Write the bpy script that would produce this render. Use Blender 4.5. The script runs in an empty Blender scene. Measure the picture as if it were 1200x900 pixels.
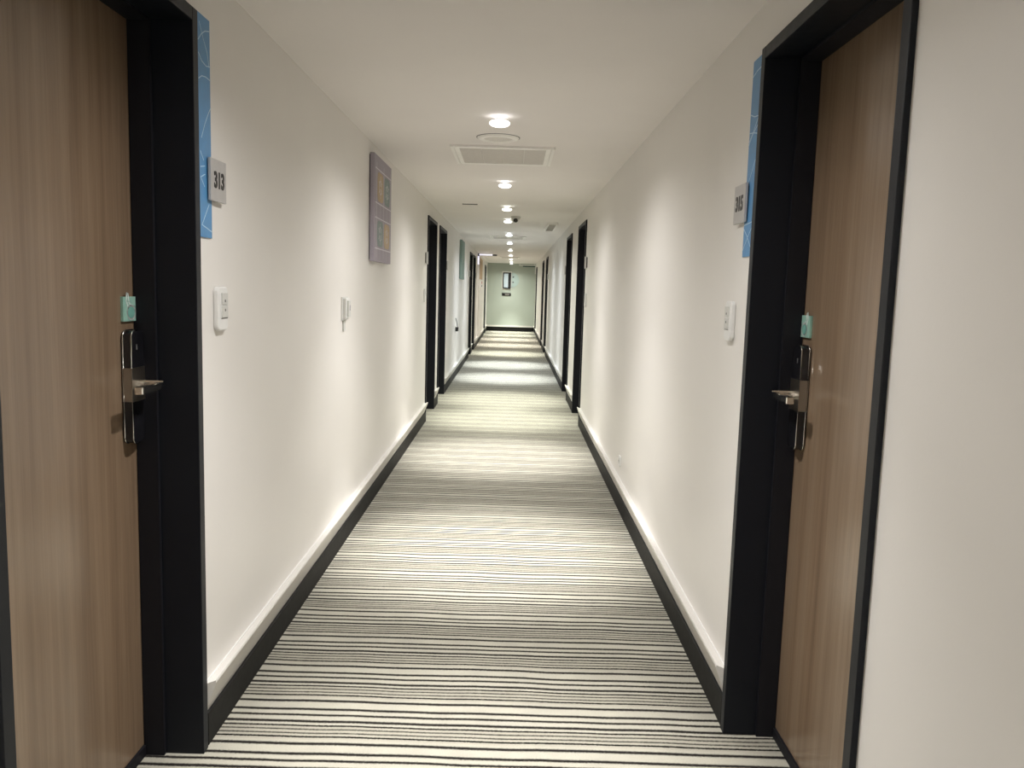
import bpy, bmesh, math, random
from mathutils import Vector, Matrix
random.seed(7)
C = bpy.context.scene.collection
sc = bpy.context.scene

# ------------------------------------------------------------------ camera, world, exposure
FPX, PITCH, ROLL, YAW, CAMZ = 951.2, 0.1157, 0.0293, 0.0014, 1.4668
def cam_axes():
    cy, sy, cp, sp = math.cos(YAW), math.sin(YAW), math.cos(PITCH), math.sin(PITCH)
    fw = Vector((sy*cp, cy*cp, -sp)); rt = Vector((cy, -sy, 0)); up = rt.cross(fw)
    cr, sr = math.cos(ROLL), math.sin(ROLL)
    return rt*cr + up*sr, up*cr - rt*sr, fw
rt, up, fw = cam_axes()
cd = bpy.data.cameras.new('camera'); cam = bpy.data.objects.new('camera', cd); C.objects.link(cam)
cd.sensor_fit = 'HORIZONTAL'; cd.sensor_width = 36.0; cd.lens = FPX/1200*36.0
cd.clip_start = 0.02; cd.clip_end = 200
cam.matrix_world = Matrix(((rt.x, up.x, -fw.x, 0), (rt.y, up.y, -fw.y, 0), (rt.z, up.z, -fw.z, CAMZ), (0, 0, 0, 1)))
sc.camera = cam
w = bpy.data.worlds.new('world'); sc.world = w; w.use_nodes = True
w.node_tree.nodes['Background'].inputs[0].default_value = (0.5, 0.5, 0.5, 1)
w.node_tree.nodes['Background'].inputs[1].default_value = 0.02
sc.view_settings.view_transform = 'Standard'; sc.view_settings.look = 'None'
sc.view_settings.exposure = 1.02; sc.view_settings.gamma = 1.0; sc.view_settings.use_curve_mapping = False
LAMP_W = 280.0            # watts per downlight, straight beam
WALL_FILL_W = 34.0              # watts of a wide spot added to each downlight to fill the walls
SPOT_DEG, SPOT_BLEND = 53, 0.9
SPILL_W = 62.0           # softer middle spot, added to each downlight to brighten the lower walls

# ------------------------------------------------------------------ dimensions (metres)
XL, XR, H = -0.937, 0.763, 2.38
Y0, Y1 = -3.3, 28.83
FZ = 2.23                # outer height of the door frames
# downlight rows: distance, lamp tint
NEUT = (1.0, 0.975, 0.965); GREEN = (0.98, 0.995, 0.91); COOL = (0.88, 0.94, 1.0); WARM = (1.0, 0.955, 0.89)
DOWN = [(-3.0, NEUT), (-0.9, NEUT), (2.15, NEUT), (4.45, NEUT), (7.06, NEUT), (9.12, GREEN), (10.75, GREEN), (13.4, COOL), (15.8, COOL),
        (18.6, GREEN), (21.4, WARM), (23.9, WARM), (26.2, GREEN), (28.1, GREEN)]
DX = -0.1

# ------------------------------------------------------------------ helpers
def tag(o, label=None, cat=None, group=None, kind=None):
    if label: o['label'] = label
    if cat: o['category'] = cat
    if group: o['group'] = group
    if kind: o['kind'] = kind
    return o
def empty(name, loc=(0, 0, 0), label=None, cat=None, group=None, kind=None):
    o = bpy.data.objects.new(name, None); C.objects.link(o); o.location = loc; o.empty_display_size = 0.1
    return tag(o, label, cat, group, kind)
def obj(name, bm, mat, parent=None, smooth=False, bevel=0):
    """links the bmesh (in world coordinates) as one mesh; its origin goes to the parent's"""
    me = bpy.data.meshes.new(name)
    bmesh.ops.recalc_face_normals(bm, faces=bm.faces)
    if parent is not None:
        p = parent; off = Vector((0, 0, 0))
        while p is not None: off += p.location; p = p.parent
        bmesh.ops.translate(bm, verts=bm.verts, vec=-off)
    bm.to_mesh(me); bm.free()
    for f in me.polygons: f.use_smooth = smooth
    me.materials.append(mat)
    o = bpy.data.objects.new(name, me); C.objects.link(o)
    if parent is not None: o.parent = parent
    if bevel:
        m = o.modifiers.new('bevel', 'BEVEL'); m.width = bevel; m.segments = 2; m.limit_method = 'ANGLE'; m.harden_normals = False
    return o
def box(bm, a, b):
    x0, x1 = sorted((a[0], b[0])); y0, y1 = sorted((a[1], b[1])); z0, z1 = sorted((a[2], b[2]))
    v = [bm.verts.new((x, y, z)) for x in (x0, x1) for y in (y0, y1) for z in (z0, z1)]
    for f in ((0, 1, 3, 2), (4, 6, 7, 5), (0, 4, 5, 1), (2, 3, 7, 6), (0, 2, 6, 4), (1, 5, 7, 3)):
        bm.faces.new([v[i] for i in f])
    return v
def B(*boxes):
    bm = bmesh.new()
    for a, b in boxes: box(bm, a, b)
    return bm
def prism(bm, pts, axis, a, b):
    """pts: closed outline in the two other axes, extruded along axis from a to b"""
    def mk(p, t):
        if axis == 'x': return (t, p[0], p[1])
        if axis == 'y': return (p[0], t, p[1])
        return (p[0], p[1], t)
    A = [bm.verts.new(mk(p, a)) for p in pts]; D = [bm.verts.new(mk(p, b)) for p in pts]
    n = len(pts)
    bm.faces.new(A); bm.faces.new(D[::-1])
    for i in range(n): bm.faces.new((A[i], D[i], D[(i+1) % n], A[(i+1) % n]))
def rrect(u0, u1, v0, v1, r, seg=5):
    out = []
    for cx, cy, a0 in ((u1-r, v1-r, 0), (u0+r, v1-r, 90), (u0+r, v0+r, 180), (u1-r, v0+r, 270)):
        for k in range(seg+1):
            t = math.radians(a0 + 90*k/seg); out.append((cx + r*math.cos(t), cy + r*math.sin(t)))
    return out
def lathe(bm, prof, cx, cy, n=40, cap0=False, cap1=False):
    """prof: (radius, z) revolved about the vertical through (cx, cy)"""
    rings = []
    for r, z in prof:
        rings.append([bm.verts.new((cx + r*math.cos(2*math.pi*k/n), cy + r*math.sin(2*math.pi*k/n), z)) for k in range(n)])
    for A, D in zip(rings, rings[1:]):
        for k in range(n): bm.faces.new((A[k], A[(k+1) % n], D[(k+1) % n], D[k]))
    if cap0: bm.faces.new(rings[0][::-1])
    if cap1: bm.faces.new(rings[-1])
def tube(bm, pts, r, n=10, caps=True):
    pts = [Vector(p) for p in pts]; rings = []
    for i, p in enumerate(pts):
        d = (pts[min(i+1, len(pts)-1)] - pts[max(i-1, 0)]).normalized()
        a = d.cross(Vector((0, 0, 1))); a = a.normalized() if a.length > 1e-3 else Vector((1, 0, 0)); b = d.cross(a)
        rr = r[i] if isinstance(r, (list, tuple)) else r
        rings.append([bm.verts.new(p + a*rr*math.cos(2*math.pi*k/n) + b*rr*math.sin(2*math.pi*k/n)) for k in range(n)])
    for A, D in zip(rings, rings[1:]):
        for k in range(n): bm.faces.new((A[k], A[(k+1) % n], D[(k+1) % n], D[k]))
    if caps: bm.faces.new(rings[0]); bm.faces.new(rings[-1][::-1])
def ribbon(bm, pts, width, x, nx, th=0.0006):
    """flat printed line of the given width on a plane of constant x; pts are (y, z); nx is the way it faces"""
    pts = [Vector((p[0], p[1])) for p in pts]
    for A, D in zip(pts, pts[1:]):
        d = (D-A).normalized(); n = Vector((-d.y, d.x))*width/2; e = d*width*0.3
        q = [A-n-e, D-n+e, D+n+e, A+n-e]
        prism(bm, [(p.x, p.y) for p in q], 'x', x, x + nx*th)
def arc(cy, cz, ry, rz, a0, a1, n=14):
    return [(cy + ry*math.cos(math.radians(a0+(a1-a0)*k/n)), cz + rz*math.sin(math.radians(a0+(a1-a0)*k/n))) for k in range(n+1)]

# ------------------------------------------------------------------ materials
def base(name, col, rough=0.5, metal=0.0, spec=0.5):
    m = bpy.data.materials.new(name); m.use_nodes = True
    b = m.node_tree.nodes['Principled BSDF']
    b.inputs['Base Color'].default_value = (*col, 1); b.inputs['Roughness'].default_value = rough
    b.inputs['Metallic'].default_value = metal; b.inputs['Specular IOR Level'].default_value = spec
    return m, m.node_tree.nodes, m.node_tree.links, b
def coords(N, L, scale=(1, 1, 1)):
    tc = N.new('ShaderNodeTexCoord'); mp = N.new('ShaderNodeMapping'); mp.inputs['Scale'].default_value = scale
    g = N.new('ShaderNodeNewGeometry'); L.new(g.outputs['Position'], mp.inputs['Vector'])
    return mp.outputs['Vector']
def noise(N, L, vec, scale, detail=2, rough=0.5):
    n = N.new('ShaderNodeTexNoise'); n.inputs['Scale'].default_value = scale; n.inputs['Detail'].default_value = detail
    n.inputs['Roughness'].default_value = rough; L.new(vec, n.inputs['Vector']); return n.outputs['Fac']
def ramp(N, L, fac, stops, interp='LINEAR'):
    r = N.new('ShaderNodeValToRGB'); r.color_ramp.interpolation = interp
    e = r.color_ramp.elements
    while len(e) < len(stops): e.new(0.5)
    for el, (p, c) in zip(e, stops): el.position = p; el.color = (*c, 1) if len(c) == 3 else c
    L.new(fac, r.inputs['Fac']); return r.outputs['Color']
def bump(N, L, b, fac, strength, dist):
    n = N.new('ShaderNodeBump'); n.inputs['Strength'].default_value = strength; n.inputs['Distance'].default_value = dist
    L.new(fac, n.inputs['Height']); L.new(n.outputs['Normal'], b.inputs['Normal'])
def painted(name, col, rough=0.55, var=0.03, bscale=180, bs=0.12, spec=0.4):
    m, N, L, b = base(name, col, rough, spec=spec)
    v = coords(N, L)
    c0 = tuple(max(0, c*(1-var)) for c in col); c1 = tuple(min(1, c*(1+var)) for c in col)
    L.new(ramp(N, L, noise(N, L, v, 1.7, 3), [(0.3, c0), (0.7, c1)]), b.inputs['Base Color'])
    bump(N, L, b, noise(N, L, v, bscale, 2), bs, 0.0006)
    return m
def plain(name, col, rough=0.4, metal=0.0, spec=0.5, var=0.05):
    m, N, L, b = base(name, col, rough, metal, spec)
    v = coords(N, L)
    f = noise(N, L, v, 35, 2)
    L.new(ramp(N, L, f, [(0.3, tuple(c*(1-var) for c in col)), (0.7, tuple(min(1, c*(1+var)) for c in col))]), b.inputs['Base Color'])
    mr = N.new('ShaderNodeMapRange'); mr.inputs['To Min'].default_value = max(0.02, rough-0.05); mr.inputs['To Max'].default_value = min(1, rough+0.05)
    L.new(f, mr.inputs['Value']); L.new(mr.outputs['Result'], b.inputs['Roughness'])
    return m
def emit(name, col, s):
    m, N, L, b = base(name, (0.8, 0.8, 0.8))
    b.inputs['Emission Color'].default_value = (*col, 1); b.inputs['Emission Strength'].default_value = s
    return m

M = {}
M['wall'] = painted('cream_wall_paint', (0.74, 0.718, 0.68), 0.45, 0.015, 150, 0.2, spec=0.45)
M['ceiling'] = painted('ceiling_paint', (0.78, 0.745, 0.715), 0.7, 0.015, 120, 0.1)
M['green'] = painted('green_grey_end_wall_paint', (0.40, 0.44, 0.385), 0.55, 0.02)
M['black'] = plain('black_door_frame_paint', (0.0045, 0.006, 0.010), 0.45, spec=0.28)
M['stop'] = plain('matt_black_stop', (0.005, 0.005, 0.008), 0.6, spec=0.3)
M['base'] = plain('black_baseboard', (0.0055, 0.0055, 0.005), 0.6, spec=0.25)
M['rail'] = painted('white_rail_paint', (0.70, 0.68, 0.64), 0.4, 0.03, 90, 0.06)
M['white'] = plain('white_plastic', (0.74, 0.74, 0.72), 0.35, var=0.02)
M['greyplastic'] = plain('pale_grey_plastic', (0.58, 0.58, 0.55), 0.4, var=0.02)
M['seam'] = plain('dark_seam', (0.10, 0.10, 0.10), 0.6)
M['chrome'] = plain('polished_steel', (0.75, 0.73, 0.68), 0.16, 1.0, var=0.02)
M['steel'] = plain('brushed_steel', (0.36, 0.32, 0.27), 0.36, 1.0, var=0.05)
M['gloss'] = plain('gloss_black_plastic', (0.008, 0.008, 0.010), 0.14, spec=0.6)
M['blue'] = plain('blue_acrylic', (0.08, 0.25, 0.48), 0.4, var=0.05)
M['line'] = plain('pale_blue_print', (0.42, 0.60, 0.74), 0.3)
M['alu'] = plain('brushed_aluminium_plate', (0.47, 0.46, 0.45), 0.4, 0.25, var=0.04)
M['digit'] = plain('black_numeral', (0.006, 0.006, 0.007), 0.3)
M['teal'] = plain('pale_teal_tag', (0.27, 0.47, 0.39), 0.4, var=0.05)
M['tealdark'] = plain('teal_tag_disc', (0.16, 0.38, 0.32), 0.45, var=0.05)
M['print'] = plain('white_print', (0.72, 0.80, 0.76), 0.5)
M['vent'] = plain('vent_white', (0.86, 0.84, 0.80), 0.45, var=0.02)
M['ventgrey'] = plain('vent_backing_grey', (0.52, 0.49, 0.45), 0.6, var=0.03)
M['slat'] = plain('vent_slat_grey', (0.66, 0.63, 0.585), 0.5, var=0.03)
M['trimring'] = plain('downlight_ring_white', (0.74, 0.71, 0.66), 0.35, var=0.01)
M['reflector'] = plain('downlight_reflector', (0.86, 0.86, 0.86), 0.25, 0.0, var=0.01)
M['violet'] = painted('lilac_grey_canvas', (0.36, 0.325, 0.37), 0.7, 0.06, 500, 0.3)
M['violetdk'] = painted('dark_violet_canvas', (0.055, 0.045, 0.065), 0.7, 0.06, 500, 0.3)
M['picline'] = plain('picture_pale_line', (0.62, 0.60, 0.64), 0.6)
M['orange'] = painted('ochre_print', (0.47, 0.36, 0.235), 0.7, 0.18, 60, 0.2)
M['dgreen'] = painted('grey_green_print', (0.25, 0.30, 0.285), 0.7, 0.2, 60, 0.2)
M['sage'] = painted('sage_canvas', (0.24, 0.32, 0.28), 0.7, 0.08, 300, 0.2)
M['tan'] = painted('tan_laminate', (0.50, 0.36, 0.21), 0.5, 0.05)
M['red'] = plain('red_enamel', (0.45, 0.04, 0.03), 0.35)
M['greyframe'] = plain('dark_grey_green_door', (0.045, 0.055, 0.055), 0.45)
M['dgreenlit'] = plain('dark_green_sign', (0.02, 0.07, 0.05), 0.3)
M['tubelit'] = emit('lit_tube', (0.82, 0.80, 1.0), 0.5)
M['screen'] = plain('blue_white_panel', (0.52, 0.60, 0.66), 0.2, var=0.12)
M['disc'] = plain('pale_blue_disc', (0.37, 0.46, 0.44), 0.5, var=0.05)

# wood-grain door laminate: broad vertical bands and fine fibres
def wood():
    m, N, L, b = base('taupe_wood_laminate', (0.2, 0.15, 0.11), 0.23, spec=0.6)
    v1 = coords(N, L, (1, 1, 0.03)); v2 = coords(N, L, (1, 1, 0.018)); v3 = coords(N, L, (1, 1, 0.35))
    a = noise(N, L, v1, 9, 2); f = noise(N, L, v2, 240, 3, 0.6); g = noise(N, L, v1, 40, 4, 0.6)
    ca = ramp(N, L, a, [(0.3, (0.185, 0.126, 0.080)), (0.5, (0.222, 0.155, 0.100)), (0.7, (0.262, 0.190, 0.127))])
    cf = ramp(N, L, f, [(0.25, (0.88, 0.875, 0.87)), (0.7, (1.06, 1.055, 1.05))])
    cg = ramp(N, L, g, [(0.3, (0.86, 0.86, 0.86)), (0.7, (1.08, 1.08, 1.08))])
    x = N.new('ShaderNodeMixRGB'); x.blend_type = 'MULTIPLY'; x.inputs[0].default_value = 1; L.new(ca, x.inputs[1]); L.new(cf, x.inputs[2])
    y = N.new('ShaderNodeMixRGB'); y.blend_type = 'MULTIPLY'; y.inputs[0].default_value = 1; L.new(x.outputs[0], y.inputs[1]); L.new(cg, y.inputs[2])
    L.new(y.outputs[0], b.inputs['Base Color'])
    bump(N, L, b, f, 0.05, 0.0003)
    return m
M['wood'] = wood()

# carpet: cross-wise charcoal stripes of a 27 cm repeat on cream loop pile
def carpet():
    m, N, L, b = base('striped_carpet', (0.6, 0.58, 0.5), 0.95, spec=0.1)
    pos = N.new('ShaderNodeNewGeometry').outputs['Position']
    sx = N.new('ShaderNodeSeparateXYZ'); L.new(pos, sx.inputs[0])
    mp = N.new('ShaderNodeMapping'); L.new(pos, mp.inputs['Vector']); mp.inputs['Scale'].default_value = (1, 0.6, 1)
    n1 = N.new('ShaderNodeTexNoise'); n1.inputs['Scale'].default_value = 3.2; n1.inputs['Detail'].default_value = 1; L.new(mp.outputs[0], n1.inputs['Vector'])
    n2 = N.new('ShaderNodeTexNoise'); n2.inputs['Scale'].default_value = 160; n2.inputs['Detail'].default_value = 1; L.new(pos, n2.inputs['Vector'])
    def mth(op, a, c):
        k = N.new('ShaderNodeMath'); k.operation = op
        for i, v in enumerate((a, c)):
            if isinstance(v, (int, float)): k.inputs[i].default_value = v
            else: L.new(v, k.inputs[i])
        return k.outputs[0]
    warp = mth('MULTIPLY', mth('SUBTRACT', n1.outputs['Fac'], 0.5), 0.022)
    fuzz = mth('MULTIPLY', mth('SUBTRACT', n2.outputs['Fac'], 0.5), 0.007)
    yy = mth('ADD', mth('ADD', sx.outputs['Y'], warp), fuzz)
    u = mth('FRACT', mth('DIVIDE', mth('SUBTRACT', yy, 2.485), 0.27), 0)
    cr = (0.375, 0.362, 0.300); cr2 = (0.325, 0.310, 0.255); dk = (0.012, 0.010, 0.009); md = (0.022, 0.019, 0.017)
    lines = [(0.035, 0.0225, (0.0, 0.0, 0.0), cr2), (0.115, 0.0225, (0.0, 0.0, 0.0), cr2), (0.200, 0.0225, (0.0, 0.0, 0.0), cr2), (0.285, 0.024, dk, cr), (0.385, 0.038, dk, cr),
             (0.535, 0.032, dk, cr), (0.675, 0.036, dk, cr), (0.885, 0.038, dk, cr)]
    st = [(0.0, cr2)]
    for c, hw, col, after in lines:
        hw *= 1.15
        before = st[-1][1]
        st += [(c-hw, before), (c, col), (c+hw, after)] if c in (0.115, 0.200) else [(c-hw, before), (c-hw*0.35, col), (c+hw*0.35, col), (c+hw, after)]
    st = st[:31] + [(1.0, cr2)]
    col = ramp(N, L, u, st)
    n3 = N.new('ShaderNodeTexNoise'); n3.inputs['Scale'].default_value = 420; n3.inputs['Detail'].default_value = 2; L.new(pos, n3.inputs['Vector'])
    tone = ramp(N, L, n3.outputs['Fac'], [(0.3, (0.78, 0.78, 0.78)), (0.7, (1.15, 1.15, 1.15))])
    n4 = N.new('ShaderNodeTexNoise'); n4.inputs['Scale'].default_value = 9; n4.inputs['Detail'].default_value = 3; L.new(pos, n4.inputs['Vector'])
    wear = ramp(N, L, n4.outputs['Fac'], [(0.3, (0.93, 0.93, 0.93)), (0.7, (1.05, 1.05, 1.04))])
    x = N.new('ShaderNodeMixRGB'); x.blend_type = 'MULTIPLY'; x.inputs[0].default_value = 1; L.new(col, x.inputs[1]); L.new(tone, x.inputs[2])
    y = N.new('ShaderNodeMixRGB'); y.blend_type = 'MULTIPLY'; y.inputs[0].default_value = 1; L.new(x.outputs[0], y.inputs[1]); L.new(wear, y.inputs[2])
    L.new(y.outputs[0], b.inputs['Base Color'])
    bump(N, L, b, n3.outputs['Fac'], 0.5, 0.002)
    return m
M['carpet'] = carpet()

# ------------------------------------------------------------------ setting: floor, ceiling, walls
# doors: side, y0, y1 (outer edges of frame), which frame edge carries the number plate
DOORS = [('L', 1.420, 2.417, 'far'), ('R', 1.635, 2.622, 'far'), ('L', 8.80, 9.78, 'near'), ('L', 10.18, 11.20, 'far'),
         ('R', 8.77, 9.79, 'near'), ('R', 10.88, 11.90, 'far'), ('L', 17.20, 18.20, 'near'), ('L', 18.62, 19.64, 'far'),
         ('R', 18.40, 19.40, 'near'), ('R', 20.75, 21.80, 'far'), ('L', 26.05, 27.20, 'far'), ('R', 26.9, 27.9, 'far')]
tag(obj('floor', B(((XL-0.3, Y0-0.2, -0.1), (XR+0.3, Y1+0.2, 0))), M['carpet']),
    'cream corridor carpet with fine charcoal stripes running across the walkway', 'carpet', kind='structure')

def make_ceiling(): return B(((XL-0.26, Y0-0.15, H), (XR+0.26, Y1+0.15, H+0.14)))
tag(obj('ceiling', make_ceiling(), M['ceiling']), 'plain matt beige-grey painted corridor ceiling', 'ceiling', kind='structure')

def side_wall(side):
    xi, xo = (XL, XL-0.26) if side == 'L' else (XR, XR+0.26)
    ds = sorted([(d[1], d[2]) for d in DOORS if d[0] == side]); bx = []; prev = Y0
    for a, b in ds:
        bx.append(((xi, prev, 0), (xo, a+0.004, H))); bx.append(((xi, a+0.004, FZ-0.004), (xo, b-0.004, H))); prev = b-0.004
    bx.append(((xi, prev, 0), (xo, Y1, H)))
    bm = B(*bx)
    if side == 'L': box(bm, (xo-0.02, Y0, 0), (xo, Y1, H))
    else: box(bm, (xo+0.02, Y0, 0), (xo, Y1, H))
    return bm
tag(obj('wall_left', side_wall('L'), M['wall']), 'cream painted corridor wall carrying the two canvas pictures', 'wall', kind='structure')
tag(obj('wall_right', side_wall('R'), M['wall']), 'cream painted corridor wall opposite the pictures, with a low socket', 'wall', kind='structure')
tag(obj('wall_end', B(((XL-0.26, Y1, 0), (XR+0.26, Y1+0.15, H))), M['green']), 'grey-green wall closing the far end of the corridor', 'wall', kind='structure')
tag(obj('wall_back', B(((XL-0.26, Y0-0.15, 0), (XR+0.26, Y0, H))), M['wall']), 'cream wall behind the camera position', 'wall', kind='structure')

# baseboards and the sloping white rail above them
def spans(side, g0, g1):
    ds = sorted([(d[1], d[2]) for d in DOORS if d[0] == side]); out = []; prev = Y0
    for a, b in ds: out.append((prev + (g1 if prev > Y0 else 0), a-g0)); prev = b
    out.append((prev+g1, Y1)); return [s for s in out if s[1]-s[0] > 0.05]
n_trim = 1
for side, word in (('L', 'left'), ('R', 'right')):
    xi, sg = (XL, 1) if side == 'L' else (XR, -1)
    desc = 'under the pictures' if side == 'L' else 'under the low socket'
    e = empty('baseboard_'+word, (xi, 0, 0), 'black baseboard along the corridor wall, ' + desc, 'baseboard', kind='structure')
    for a, b in spans(side, 0.005, 0.012): obj('board', B(((xi, a, 0.0), (xi+sg*0.011, b, 0.107))), M['base'], e, bevel=0.002)
    t = empty('trim_%d' % n_trim, (xi, 0, 0), 'white bevelled rail above the black baseboard, ' + desc, 'wall rail', kind='structure'); n_trim += 1
    for a, b in spans(side, 0.0, 0.014):
        bm = bmesh.new()
        prism(bm, [(xi, 0.117), (xi+sg*0.004, 0.117), (xi+sg*0.036, 0.210), (xi+sg*0.0345, 0.217), (xi, 0.203)], 'y', a, b)
        obj('rail', bm, M['rail'], t)
        obj('bead', B(((xi, a, 0.203), (xi+sg*0.003, b, 0.209))), M['white'], t)
    
e = tag(obj('baseboard_end', B(((XL, Y1-0.012, 0), (XR, Y1, 0.15))), M['base']), 'black baseboard across the foot of the end wall', 'baseboard', kind='structure')
tag(obj('trim_3', B(((XL, Y1-0.03, 0.15), (XR, Y1, 0.205))), M['rail']), 'white rail across the end wall over its baseboard', 'wall rail', kind='structure')

# ------------------------------------------------------------------ doors
DEPTH = 0.166
def text_obj(name, s, size, parent, loc, side, mat, sx=0.8, off=0.0):
    cu = bpy.data.curves.new(name, 'FONT'); cu.body = s; cu.size = size; cu.align_x = 'CENTER'; cu.align_y = 'CENTER'
    cu.extrude = 0.0008; cu.offset = off; cu.materials.append(mat)
    tmp = bpy.data.objects.new('tmp', cu); C.objects.link(tmp)
    me = bpy.data.meshes.new_from_object(tmp.evaluated_get(bpy.context.evaluated_depsgraph_get()))
    bpy.data.objects.remove(tmp); bpy.data.curves.remove(cu)
    me.name = name; o = bpy.data.objects.new(name, me); C.objects.link(o); o.parent = parent
    off_ = Vector((0, 0, 0)); p = parent
    while p is not None: off_ += p.location; p = p.parent
    o.location = Vector(loc) - off_
    o.rotation_euler = (math.pi/2, 0, math.pi/2 if side == 'L' else -math.pi/2); o.scale = (sx, 1, 1)
    return o
def door(i, side, y0, y1, label, detail=2, mat='black'):
    xi, sg = (XL, 1) if side == 'L' else (XR, -1)
    dep = DEPTH if side == 'L' else 0.156
    xl = xi - sg*dep; xf = xi + sg*0.014; fw_ = 0.037
    d = empty('door_%d' % i, (xi, (y0+y1)/2, 0), label, 'door', kind='structure')
    # frame as one outline: architrave plus deep reveal, prism of U shape
    xb = xl - sg*0.05
    zz = FZ
    obj('jamb', B(((xf, y0, 0), (xb, y0+fw_, zz))), M[mat], d, bevel=0.002)
    obj('jamb', B(((xf, y1-fw_, 0), (xb, y1, zz))), M[mat], d, bevel=0.002)
    obj('head_frame', B(((xf, y0+fw_, zz-fw_), (xb, y1-fw_, zz))), M[mat], d, bevel=0.002)
    xs = xl + sg*0.062; st = 0.013
    obj('door_stop', B(((xs, y0+fw_, 0), (xl, y0+fw_+st, zz-fw_)), ((xs, y1-fw_-st, 0), (xl, y1-fw_, zz-fw_)),
                       ((xs, y0+fw_+st, zz-fw_-st*0.6), (xl, y1-fw_-st, zz-fw_))), M['stop'], d)
    obj('door_leaf', B(((xl-sg*0.002, y0+fw_, 0.034), (xl-sg*0.045, y1-fw_, zz-fw_-0.002))), M['wood'] if mat == 'black' else M[mat], d)
    obj('threshold', B(((xl+sg*0.006, y0+fw_, 0), (xl-sg*0.045, y1-fw_, 0.033))), M['stop'], d)
    return d, xl, sg
def lock(d, xl, sg, y_edge, direction):
    """electronic lock: y_edge is its jamb-side edge, direction -1 = body extends towards smaller y"""
    ya, yb = sorted((y_edge, y_edge + direction*0.078)); z0, z1 = 0.995, 1.32; t = 0.028
    bm = bmesh.new(); prism(bm, rrect(ya, yb, z0, z1, 0.022, 6), 'x', xl-sg*0.002, xl+sg*t)
    L_ = obj('door_lock', bm, M['gloss'], d, bevel=0.0015); L_['label'] = 'black electronic lock body'
    bm = bmesh.new(); prism(bm, rrect(ya-0.0012, yb+0.0012, 1.117, 1.214, 0.001, 1), 'x', xl+sg*0.001, xl+sg*(t+0.0012))
    s = obj('steel_band', bm, M['steel'], L_); s['label'] = 'bronze-grey steel middle band'
    for xx, r in ((xl+sg*(t+0.0004), 0.0016), (xl+sg*0.004, 0.0016)):
        o = rrect(ya-0.001, yb+0.001, z0-0.001, z1+0.001, 0.022, 6); bm = bmesh.new()
        if abs(xx-xl) > 0.01:          # front edging follows the camera-side long edge and its two corners
            q = sorted([p for p in o if p[0] < (ya+yb)/2], key=lambda p: p[1]); q = [(q[0][0]+0.02, q[0][1])] + q + [(q[-1][0]+0.02, q[-1][1])]
        else: q = o + [o[0]]
        pts = [(xx, p[0], p[1]) for p in q]
        tube(bm, pts, r, 6); obj('chrome_edge', bm, M['chrome'], L_, smooth=True)
    yc = (ya+yb)/2 + 0.004; zc = 1.160
    bm = bmesh.new()
    tube(bm, [(xl+sg*t, yc, zc), (xl+sg*0.075, yc, zc)], [0.013, 0.010], 16)
    obj('spindle', bm, M['chrome'], L_, smooth=False)
    bm = bmesh.new(); prism(bm, [(xl+sg*t, zc+0.006), (xl+sg*t, zc+0.017), (xl+sg*0.100, zc+0.0165), (xl+sg*0.100, zc+0.0125)], 'y', yc-0.005, yc+0.004)
    obj('lever_plate', bm, M['chrome'], L_)
    ye = yc + direction*0.115
    bm = bmesh.new()
    prism(bm, [(xl+sg*0.064, yc+0.012), (xl+sg*0.088, yc+0.012), (xl+sg*0.091, ye), (xl+sg*0.067, ye)] if direction < 0 else
              [(xl+sg*0.064, yc-0.012), (xl+sg*0.088, yc-0.012), (xl+sg*0.091, ye), (xl+sg*0.067, ye)], 'z', zc-0.012, zc+0.010)
    obj('lever', bm, M['chrome'], L_, bevel=0.003)
    bm = bmesh.new(); box(bm, (xl+sg*t, ya+0.030, 1.265), (xl+sg*(t+0.0008), ya+0.036, 1.280))
    obj('indicator_light', bm, M['seam'], L_)
def door_tag(d, xl, sg, ya, yb, z0, z1, near_left, label):
    g = obj('door_tag', B(((xl-sg*0.002, ya, z0), (xl+sg*0.006, yb, z1))), M['teal'], d, bevel=0.0008); g['label'] = label
    xx = xl + sg*0.006; yc = ya + (yb-ya)*(0.56); zc = z0 + (z1-z0)*0.36; r = (yb-ya)*0.29
    bm = bmesh.new(); prism(bm, arc(yc, zc, r, r*0.80, 0, 345, 20), 'x', xx, xx+sg*0.0004); obj('tag_disc', bm, M['tealdark'], g)
    f = 1 if near_left else -1
    bm = bmesh.new()
    ribbon(bm, arc(yc, zc, r, r*0.80, 0, 360, 24), 0.0060, xx, sg)
    ear = [(yc-0.7*r*f, zc+0.5*r), (yc-1.15*r*f, zc+1.3*r), (yc-1.05*r*f, zc+2.2*r), (yc-0.7*r*f, zc+2.1*r), (yc-0.55*r*f, zc+1.2*r), (yc-0.2*r*f, zc+0.8*r)]
    ribbon(bm, ear, 0.0055, xx, sg)
    obj('printed_outline', bm, M['print'], g)

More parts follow.
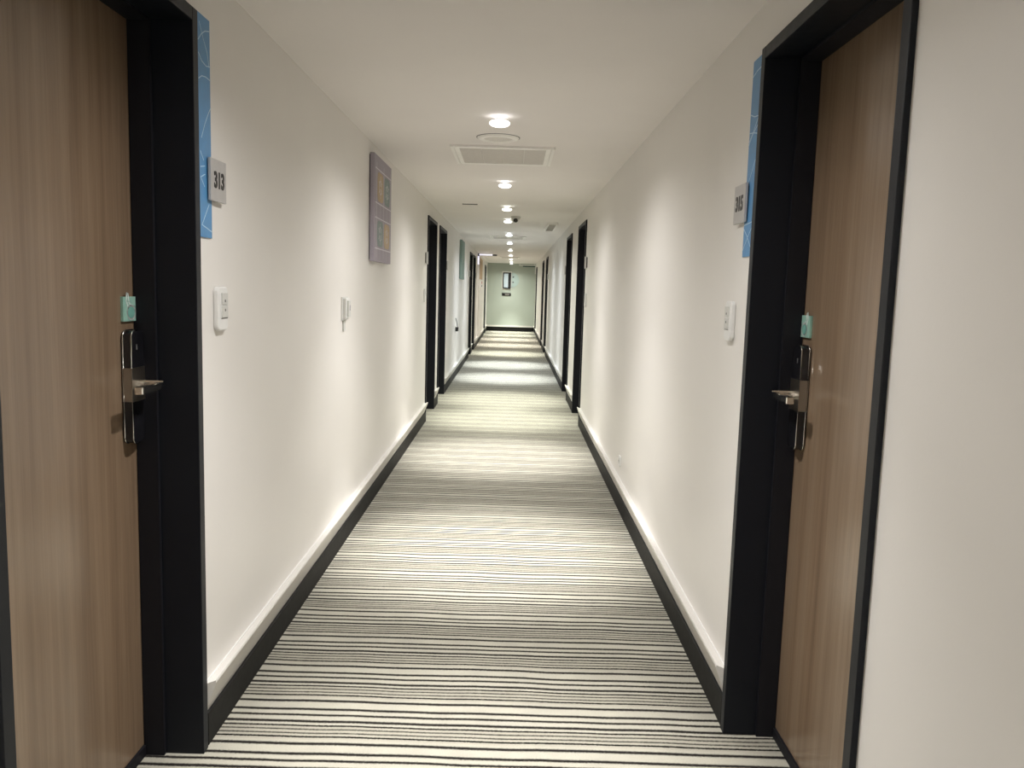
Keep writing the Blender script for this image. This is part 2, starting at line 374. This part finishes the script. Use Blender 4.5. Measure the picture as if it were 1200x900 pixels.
LABELS = {1: 'wood-grain door in black frame beside the plate reading 313', 2: 'wood-grain door in black frame beside the plate reading 315',
          3: 'black-framed doorway just beyond the lilac picture', 4: 'black-framed doorway just before the wall plug and sage picture',
          5: 'nearer black-framed doorway of the first pair beyond the low socket', 6: 'farther black-framed doorway of the first pair beyond the low socket',
          7: 'black-framed doorway just beyond the sage picture', 8: 'black-framed doorway just before the tan cupboard',
          9: 'nearer black-framed doorway of the second pair beyond the low socket', 10: 'farther black-framed doorway of the second pair beyond the low socket',
          11: 'dark grey doorway between the tan cupboard and the end wall', 12: 'thin dark doorway beside the end wall, under the lit bar'}
for i, (side, y0, y1, pl) in enumerate(DOORS, 1):
    d, xl, sg = door(i, side, y0, y1, LABELS[i], mat='greyframe' if i == 11 else 'black')
    if i == 1: lock(d, xl, sg, y1-0.037-0.015, -1); door_tag(d, xl, sg, 2.292, 2.377, 1.345, 1.415, True, 'pale teal square tag with a white rabbit-eared outline')
    elif i == 2: lock(d, xl, sg, y1-0.037-0.018, -1); door_tag(d, xl, sg, 2.500, 2.581, 1.345, 1.413, True, 'pale teal square tag with a white rabbit-eared outline')
    elif i < 11: lock(d, xl, sg, (y1-0.052) if pl == 'far' else (y0+0.052), -1 if pl == 'far' else 1)

# ------------------------------------------------------------------ blue panels and number plates
def blue_panel(side, y0, y1, z0, z1, lines, label):
    xi, sg = (XL, 1) if side == 'L' else (XR, -1)
    p = obj('wall_panel', B(((xi, y0, z0), (xi+sg*0.006, y1, z1))), M['blue'], bevel=0.001)
    tag(p, label, 'wall panel', 'blue panels beside the numbered doors')
    bm = bmesh.new()
    for ln in lines: ribbon(bm, [(y0 + u*(y1-y0), z) for u, z in ln], 0.0028, xi+sg*0.006, sg)
    obj('printed_lines', bm, M['line'], p)
blue_panel('L', 2.434, 2.530, 1.596, 2.236,
    [[(0.05, 2.158), (0.3, 2.180), (0.6, 2.196), (1, 2.206)], [(0.05, 2.122), (0.3, 2.105), (0.65, 2.098), (1, 2.104)],
     [(0.05, 2.050), (0.3, 2.062), (0.6, 2.066), (1, 2.064)], [(0.15, 2.21), (0.45, 2.17), (0.75, 2.14), (0.9, 2.10)],
     [(1, 1.985), (0.8, 1.965), (0.5, 1.93), (0.2, 1.885)],
     [(0.1, 1.845), (0.35, 1.822)], [(0.1, 1.800), (0.45, 1.806)], [(0.45, 1.782), (0.1, 1.770), (0.4, 1.745)],
     [(0.75, 1.695), (0.15, 1.632), (1, 1.615)]], 'tall blue wall panel with pale curved lines behind plate 313')
blue_panel('R', 2.640, 2.735, 1.596, 2.222,
    [[(0, 2.185), (0.5, 2.182), (1, 2.172)], [(0, 2.035), (0.5, 2.040), (1, 2.055)], [(0, 2.035), (0.5, 1.995), (1, 1.965)],
     [(0, 1.98), (0.5, 1.990), (1, 1.996)], [(0, 2.01), (0.6, 1.985), (1, 1.955)], [(0.1, 1.90), (0.7, 1.84), (1, 1.80)],
     [(0, 1.705), (1, 1.70)], [(0, 1.69), (0.5, 1.655), (1, 1.615)], [(1, 1.69), (0.5, 1.66), (0, 1.62)]],
    'tall blue wall panel with pale crossing lines behind plate 315')
def number_plate(side, y0, z0, text, label, w_=0.13, h=0.126):
    xi, sg = (XL, 1) if side == 'L' else (XR, -1)
    p = empty('number_plate', (xi, y0+w_/2, z0), label, 'sign', 'door number plates')
    obj('backing', B(((xi, y0+0.012, z0+0.010), (xi+sg*0.010, y0+w_-0.012, z0+h-0.01))), M['digit'] if text else M['seam'], p)
    obj('face_plate', B(((xi+sg*0.010, y0, z0), (xi+sg*0.019, y0+w_, z0+h))), M['alu'], p, bevel=0.001)
    if text: text_obj('numerals', text, 0.066, p, (xi+sg*0.0195, y0+w_*0.53 if side == 'L' else y0+w_*0.5, z0+h*0.49), side, M['digit'], 0.90, 0.0026)
    return p
number_plate('L', 2.490, 1.709, '313', 'square grey plate reading 313 in black, on the picture wall')
number_plate('R', 2.695, 1.709, '315', 'square grey plate reading 315 in black, on the wall opposite the pictures')
for i, (side, y0, y1, pl) in enumerate(DOORS, 1):
    if i <= 2 or i == 12: continue
    yp = y0-0.073-0.13 if pl == 'near' else y1+0.073
    number_plate(side, yp, 1.709, '', 'small plain grey plate beside the ' + LABELS[i].replace('black-framed doorway', 'doorway').replace('dark grey doorway', 'grey doorway'))

# ------------------------------------------------------------------ switches, sockets
def bell_switch(side, y0, y1, z0, z1, label, detail=True):
    xi, sg = (XL, 1) if side == 'L' else (XR, -1)
    s = empty('wall_switch', (xi, (y0+y1)/2, z0), label, 'switch', 'narrow doorbell switches')
    bm = bmesh.new(); prism(bm, rrect(y0, y1, z0, z1, min(0.018, (y1-y0)/2.5), 6), 'x', xi, xi+sg*0.017)
    obj('back_plate', bm, M['white'], s, bevel=0.004)
    if detail:
        x2 = xi+sg*0.017; h = z1-z0; a = y0+(y1-y0)*0.30; b = y1-0.008
        for za, zb in ((z0+0.60*h, z0+0.86*h), (z0+0.30*h, z0+0.57*h)):
            k = obj('button', B(((x2-sg*0.001, a, za), (x2+sg*0.003, b, zb))), M['greyplastic'], s, bevel=0.001)
            bm = bmesh.new(); yc, zc = (a+b)/2, za+(zb-za)*(0.30 if za > z0+0.5*h else 0.62); prism(bm, arc(yc, zc, 0.0045, 0.0045, 0, 345, 14), 'x', x2+sg*0.003, x2+sg*0.0036)
            obj('symbol_dot', bm, M['seam'], k)
        obj('seam', B(((x2, a-0.002, z0+0.272*h), (x2+sg*0.0012, b, z0+0.288*h))), M['seam'], s)
    return s
bell_switch('L', 2.545, 2.632, 1.311, 1.449, 'white upright doorbell switch on the picture wall, beside the first black frame')
bell_switch('R', 2.790, 2.870, 1.312, 1.449, 'white upright doorbell switch opposite the pictures, beside the first black frame')
bell_switch('L', 8.50, 8.59, 1.31, 1.45, 'pale switch just before the doorway beyond the lilac picture', False)
bell_switch('R', 8.50, 8.59, 1.31, 1.45, 'pale switch just before the first doorway beyond the low socket', False)
s = empty('key_switch', (XL, 4.55, 1.21), 'white box switch with a hanging tab, below and before the lilac picture', 'switch')
bm = bmesh.new(); prism(bm, rrect(4.47, 4.565, 1.275, 1.395, 0.006, 3), 'x', XL, XL+0.022); obj('box', bm, M['white'], s, bevel=0.002)
obj('rocker', B(((XL+0.021, 4.49, 1.29), (XL+0.032, 4.55, 1.38))), M['greyplastic'], s, bevel=0.002)
obj('red_window', B(((XL+0.031, 4.515, 1.325), (XL+0.0335, 4.53, 1.355))), M['violet'], s)
obj('back_box', B(((XL, 4.44, 1.27), (XL+0.004, 4.60, 1.40))), M['greyplastic'], s)
obj('tab', B(((XL+0.001, 4.475, 1.215), (XL+0.008, 4.520, 1.275))), M['greyplastic'], s)
s = empty('wall_socket', (XR, 5.45, 0.30), 'small white socket low on the wall above the rail', 'socket')
bm = bmesh.new(); prism(bm, rrect(5.41, 5.49, 0.293, 0.362, 0.01, 4), 'x', XR, XR-0.009); obj('cover', bm, M['white'], s, bevel=0.002)
bm = bmesh.new(); prism(bm, arc(5.45, 0.328, 0.020, 0.020, 0, 345, 18), 'x', XR-0.009, XR-0.0115); obj('socket_face', bm, M['greyplastic'], s)
for dy in (-0.009, 0.009): obj('pin_hole', B(((XR-0.0112, 5.45+dy-0.002, 0.323), (XR-0.0120, 5.45+dy+0.002, 0.333))), M['seam'], s)
s = empty('wall_plug', (XL, 13.25, 0.75), 'black plug in a white wall socket below the sage picture', 'plug')
bm = bmesh.new(); prism(bm, rrect(13.18, 13.32, 0.74, 0.86, 0.01, 4), 'x', XL, XL+0.01); obj('socket_plate', bm, M['white'], s)
bm = bmesh.new(); prism(bm, rrect(13.20, 13.30, 0.765, 0.835, 0.02, 4), 'x', XL+0.01, XL+0.055); obj('plug_body', bm, M['gloss'], s, bevel=0.004)
bm = bmesh.new(); tube(bm, [(XL+0.04, 13.25, 0.83), (XL+0.03, 13.25, 0.90), (XL+0.008, 13.25, 0.98)], 0.006, 8); obj('lead', bm, M['seam'], s, smooth=True)

# ------------------------------------------------------------------ pictures
def picture(y0, y1, z0, z1, t, mat, label):
    p = empty('wall_picture', (XL, (y0+y1)/2, z0), label, 'picture')
    obj('hanging_batten', B(((XL, y0+0.012, z0+0.01), (XL+0.008, y1-0.012, z1-0.01))), M['violetdk'], p)
    obj('canvas', B(((XL+0.006, y0, z0), (XL+t, y1, z1))), M[mat], p, bevel=0.0015)
    return p
y0, y1, z0, z1, t = 5.27, 5.98, 1.625, 2.305, 0.033
p = picture(y0, y1, z0, z1, t, 'violet', 'square lilac-grey canvas with ochre and green ornament tiles between pale lines')
xf = XL+t; W_, H_ = y1-y0, z1-z0
cols = [0.13, 0.53, 0.97]; rows = [0.875, 0.555, 0.415, 0.125]
bm = bmesh.new()
for r in rows: ribbon(bm, [(y0+0.06*W_, z0+r*H_), (y1-0.02*W_, z0+r*H_)], 0.007, xf, 1)
for c in (0.13, 0.53, 0.93): ribbon(bm, [(y0+c*W_, z0+(0.04 if c < 0.9 else 0.125)*H_), (y0+c*W_, z0+0.93*H_)], 0.004, xf, 1)
for c in (0.33, 0.73):
    ribbon(bm, [(y0+c*W_, z0+0.415*H_), (y0+c*W_, z0+0.555*H_)], 0.003, xf, 1); ribbon(bm, [(y0+c*W_, z0+0.02*H_), (y0+c*W_, z0+0.125*H_)], 0.003, xf, 1)
obj('pale_lines', bm, M['picline'], p)
for c0, c1, r0, r1, mm in ((0.15, 0.51, 0.565, 0.865, 'orange'), (0.55, 0.91, 0.565, 0.865, 'dgreen'), (0.15, 0.51, 0.135, 0.405, 'dgreen'), (0.55, 0.91, 0.135, 0.405, 'orange')):
    ya, yb, za, zb = y0+c0*W_, y0+c1*W_, z0+r0*H_, z0+r1*H_; cy_, cz_ = (ya+yb)/2, (za+zb)/2
    bm = bmesh.new(); prism(bm, rrect(ya+0.01, yb-0.01, za+0.008, zb-0.008, 0.05, 5), 'x', xf-0.001, xf+0.0012)
    o = obj('ornament_tile', bm, M[mm], p); o['label'] = 'ochre rounded ornament' if mm == 'orange' else 'grey-green rounded ornament'
    bm = bmesh.new()
    for k in range(6):
        a = math.radians(60*k+30); ribbon(bm, [(cy_ + 0.02*math.cos(a), cz_ + 0.02*math.sin(a)), (cy_ + 0.07*math.cos(a), cz_ + 0.07*math.sin(a))], 0.005, xf+0.0012, 1)
    ribbon(bm, arc(cy_, cz_, 0.045, 0.045, 0, 360, 16), 0.005, xf+0.0012, 1)
    obj('rosette', bm, M['picline'], o)
p = picture(13.95, 14.75, 1.62, 2.285, 0.04, 'sage', 'sage green-grey canvas high on the wall past the second doorway')
bm = bmesh.new()
for r in (0.14, 0.5, 0.86): ribbon(bm, [(13.99, 1.62+r*0.665), (14.71, 1.62+r*0.665)], 0.008, XL+0.04, 1)
obj('pale_lines', bm, M['dgreen'], p)

# tall cupboard with a call point, left side before the end doorway
s = empty('wall_cupboard', (XL, 22.4, 0), 'tall tan and cream cupboard with a red call point at its middle', 'cupboard')
obj('casing', B(((XL, 21.45, 0.22), (XL+0.03, 23.25, 2.30))), M['wall'], s)
obj('upper_door', B(((XL+0.03, 21.55, 1.72), (XL+0.045, 23.15, 2.27))), M['tan'], s, bevel=0.003)
obj('lower_door', B(((XL+0.03, 21.55, 0.26), (XL+0.045, 23.15, 1.44))), M['rail'], s, bevel=0.003)
c = obj('call_point', B(((XL+0.03, 21.95, 1.50), (XL+0.07, 22.35, 1.68))), M['white'], s, bevel=0.004); c['label'] = 'white call point with red marks'
obj('button', B(((XL+0.07, 22.02, 1.60), (XL+0.078, 22.28, 1.665))), M['red'], c)
obj('lower_label', B(((XL+0.07, 22.05, 1.515), (XL+0.078, 22.25, 1.56))), M['base'], c)

# end wall: framed panel, printed disc, plaque
ye = Y1
s = empty('framed_panel', (-0.24, ye, 1.5), 'black-framed upright panel, half pale blue and half black, on the end wall', 'frame')
obj('mount', B(((-0.42, ye-0.012, 1.46), (-0.085, ye, 2.10))), M['rail'], s)
obj('panel_frame', B(((-0.385, ye-0.05, 1.50), (-0.355, ye-0.012, 2.06)), ((-0.13, ye-0.05, 1.50), (-0.10, ye-0.012, 2.06)),
                    ((-0.355, ye-0.05, 1.50), (-0.13, ye-0.012, 1.53)), ((-0.355, ye-0.05, 2.025), (-0.13, ye-0.012, 2.06))), M['base'], s)
obj('pale_pane', B(((-0.355, ye-0.03, 1.53), (-0.20, ye-0.012, 2.025))), M['screen'], s)
obj('dark_pane', B(((-0.20, ye-0.035, 1.53), (-0.13, ye-0.012, 2.025))), M['gloss'], s)
bm = bmesh.new(); prism(bm, [(-0.084, 2.05)] + arc(-0.084, 1.80, 0.27, 0.26, 75, -75, 24) + [(-0.084, 1.55)], 'y', ye-0.006, ye)
s = tag(obj('round_decal', bm, M['disc']), 'pale round wall decal partly behind the black-framed panel', 'decal')
for zz in (1.70, 1.88): obj('decal_mark', B(((-0.05, ye-0.009, zz), (0.0, ye-0.006, zz+0.05))), M['seam'], s)
s = tag(obj('plaque', B(((-0.41, ye-0.02, 1.245), (-0.09, ye, 1.345))), M['digit'], bevel=0.003), 'small black plaque under the framed panel on the end wall', 'sign')
obj('lettering_strip', B(((-0.30, ye-0.022, 1.285), (-0.14, ye-0.02, 1.305))), M['ventgrey'], s)

# ------------------------------------------------------------------ ceiling things
def downlight(k, y, tint):
    names = {2.0: 'recessed white downlight above and before door 313'}
    where = ['behind the camera, farther one', 'behind the camera, nearer one', 'just overhead, before the numbered doors', 'before the round ceiling speaker',
             'just past the long air vent', 'before the small dome camera', 'just past the dome camera', 'before the second air vent', 'just past the second air vent',
             'level with the second doorway pair', 'level with the tan cupboard front', 'just past the tan cupboard', 'second from the end wall', 'closest to the end wall']
    d = empty('ceiling_downlight', (DX, y, H), 'small round hanging downlight with a bright frosted bowl, ' + where[k], 'ceiling light', 'small round lights along the corridor ceiling')
    bm = bmesh.new(); lathe(bm, [(0.034, H+0.001), (0.034, H-0.004), (0.028, H-0.007)], DX, y, 32, cap1=True)
    m = LENS.get(tint) or LENS.setdefault(tint, (emit('frosted_lamp_glass', tint, 1.1), emit('rose_added_glow', tint, 0.7)))
    obj('ceiling_rose', bm, m[1], d)  # rose given its own glow, imitating lamp light caught at the ceiling
    bm = bmesh.new(); lathe(bm, [(0.020, H-0.006), (0.020, H-0.024)], DX, y, 24); obj('neck', bm, M['slat'], d)
    bm = bmesh.new(); lathe(bm, [(0.018, H-0.023), (0.048, H-0.026), (0.0555, H-0.033), (0.054, H-0.042), (0.044, H-0.050), (0.026, H-0.055)], DX, y, 40, cap0=True, cap1=True)
    obj('frosted_bowl', bm, m[0], d, smooth=True)
    for nm, wt, deg, bl in (('lamp', LAMP_W, SPOT_DEG, SPOT_BLEND), ('spill', SPILL_W, 92, 1.0), ('wall_fill', WALL_FILL_W, 162, 1.0)):
        ld = bpy.data.lights.new(nm, 'SPOT'); ld.energy = wt*(0.56 if k == 2 and nm == 'lamp' else 1.35 if k >= 7 and nm == 'lamp' else 1.0); ld.color = tint; ld.shadow_soft_size = 0.03; ld.spot_size = math.radians(deg); ld.spot_blend = bl
        lo = bpy.data.objects.new(nm, ld); C.objects.link(lo); lo.parent = d; lo.location = (0, 0, -0.088)
LENS = {}
for k, (y, tint) in enumerate(DOWN): downlight(k, y, tint)

s = empty('ceiling_speaker', (-0.12, 5.06, H), 'round white ceiling disc with a grey centre between downlight and vent', 'speaker')
bm = bmesh.new(); lathe(bm, [(0.085, H-0.006), (0.092, H-0.014), (0.115, H-0.012), (0.127, H-0.004), (0.128, H)], -0.12, 5.06, 48); obj('rim', bm, M['vent'], s, smooth=True)
bm = bmesh.new(); lathe(bm, [(0.126, H+0.001), (0.126, H-0.002), (0.132, H-0.002), (0.133, H+0.001)], -0.12, 5.06, 48); obj('painted_shade_ring', bm, M['seam'], s)  # dark ring drawn in as the shade around the speaker's edge
bm = bmesh.new(); lathe(bm, [(0.088, H), (0.087, H-0.007), (0.06, H-0.010)], -0.12, 5.06, 48, cap1=True); obj('grille', bm, M['slat'], s)

def vent(x0, x1, y0, y1, label):
    s = empty('air_vent', ((x0+x1)/2, (y0+y1)/2, H), label, 'air vent', 'rectangular return-air vents in the ceiling')
    a, b = x0+0.055, x1-0.055; c, d = y0+0.05, y1-0.05
    obj('backing', B(((a, c, H-0.003), (b, d, H+0.001))), M['ventgrey'], s)
    obj('side_frame', B(((x0, y0, H-0.014), (x0+0.022, y1, H)), ((x0+0.022, y0, H-0.008), (x0+0.030, y1, H)), ((x0+0.030, y0, H-0.014), (a, y1, H))), M['vent'], s, bevel=0.001)
    obj('side_frame', B(((b, y0, H-0.014), (x1-0.030, y1, H)), ((x1-0.030, y0, H-0.008), (x1-0.022, y1, H)), ((x1-0.022, y0, H-0.014), (x1, y1, H))), M['vent'], s, bevel=0.001)
    obj('end_frame', B(((a, y0, H-0.014), (b, c, H))), M['vent'], s, bevel=0.002)
    obj('end_frame', B(((a, d, H-0.014), (b, y1, H))), M['vent'], s, bevel=0.002)
    bm = bmesh.new(); n = 34
    for i in range(n):
        y = c + (d-c)*(i+0.5)/n; prism(bm, [(y-0.006, H-0.004), (y+0.004, H-0.011), (y+0.006, H-0.010), (y-0.004, H-0.003)], 'x', a, b)
    for f in (0.25, 0.5, 0.75): x = a+(b-a)*f; box(bm, (x-0.0015, c, H-0.012), (x+0.003, d, H-0.003))
    obj('slats', bm, M['slat'], s)['kind'] = 'stuff'
vent(-0.435, 0.240, 5.34, 6.06, 'wide white-framed ceiling air vent nearest the round speaker')
vent(-0.44, 0.19, 14.15, 14.85, 'white-framed ceiling air vent past the dome camera, above the sage picture')
vent(-0.42, 0.15, 23.1, 23.9, 'faint ceiling air vent nearest the end wall')

# slim ceiling grille near the right wall
s = empty('ceiling_grille', (0.505, 11.7, H), 'long narrow grey grille in the ceiling near the wall with the socket', 'air grille')
x0, x1, ya, yb = 0.435, 0.572, 11.1, 12.3
obj('grille_frame', B(((x0, ya, H-0.03), (x0+0.02, yb, H)), ((x1-0.02, ya, H-0.03), (x1, yb, H)), ((x0+0.02, ya, H-0.03), (x1-0.02, ya+0.02, H)), ((x0+0.02, yb-0.02, H-0.03), (x1-0.02, yb, H))), M['vent'], s)
obj('dark_backing', B(((x0+0.02, ya+0.02, H-0.008), (x1-0.02, yb-0.02, H))), M['seam'], s)
bm = bmesh.new()
for i in range(24):
    y = ya+0.03+(yb-ya-0.06)*(i+0.5)/24; box(bm, (x0+0.02, y-0.006, H-0.022), (x1-0.02, y+0.004, H-0.016))
obj('slats', bm, M['slat'], s)['kind'] = 'stuff'
# access hatch with a dark leading edge
s = empty('access_hatch', (-0.5, 9.3, H), 'thin square access hatch in the ceiling near the picture wall', 'hatch')
obj('hatch_panel', B(((-0.585, 9.0, H-0.004), (-0.42, 9.5, H))), M['ceiling'], s)
obj('hatch_edge', B(((-0.585, 8.99, H-0.009), (-0.42, 9.0, H))), M['seam'], s)
# dome camera
s = empty('dome_camera', (0.0, 10.35, H), 'small white dome camera with a black lens hanging under the ceiling', 'camera')
bm = bmesh.new(); lathe(bm, [(0.060, H), (0.060, H-0.022), (0.054, H-0.03)], 0, 10.35, 32, cap1=True); obj('mount', bm, M['greyplastic'], s)
bm = bmesh.new(); lathe(bm, [(0.05*math.cos(math.radians(a)), H-0.03-0.055*math.sin(math.radians(a))) for a in (0, 15, 30, 45, 60, 75, 85)], 0, 10.35, 28, cap1=True)
obj('dome_body', bm, M['white'], s, smooth=True)
bm = bmesh.new()
bmesh.ops.create_uvsphere(bm, u_segments=20, v_segments=12, radius=0.028); bmesh.ops.translate(bm, verts=bm.verts, vec=(0.0, 10.315, H-0.052)); obj('lens', bm, M['gloss'], s, smooth=True)

# projecting lit signs at the far end
s = empty('projecting_sign', (XL, 20.95, 2.33), 'lit violet-white bar sign reaching out from the picture wall near the ceiling', 'sign')
obj('light_bar', B(((XL+0.03, 20.93, 2.315), (-0.56, 20.99, 2.345))), M['tubelit'], s)
obj('end_cap', B(((XL, 20.92, 2.29), (XL+0.035, 21.0, 2.36))), M['base'], s); obj('end_cap', B(((-0.56, 20.92, 2.305), (-0.45, 21.0, 2.345))), M['seam'], s)
obj('wall_bracket', B(((XL, 20.92, 2.08), (XL+0.035, 21.0, 2.29))), M['tubelit'], s)
s = empty('exit_sign', (XR, 27.0, 2.3), 'dark green hanging sign under a pale bar beside the end wall', 'sign')
obj('top_bar', B(((0.16, 28.36, 2.30), (XR-0.04, 28.42, 2.33))), M['white'], s); obj('under_bar', B(((0.30, 28.365, 2.262), (XR-0.04, 28.415, 2.30))), M['dgreenlit'], s)
obj('hanger', B(((0.18, 28.38, 2.33), (0.20, 28.40, H))), M['white'], s); obj('hanger', B(((0.70, 28.38, 2.33), (0.72, 28.40, H))), M['white'], s)
obj('wall_bracket', B(((XR-0.04, 28.36, 2.02), (XR, 28.42, 2.33))), M['white'], s)
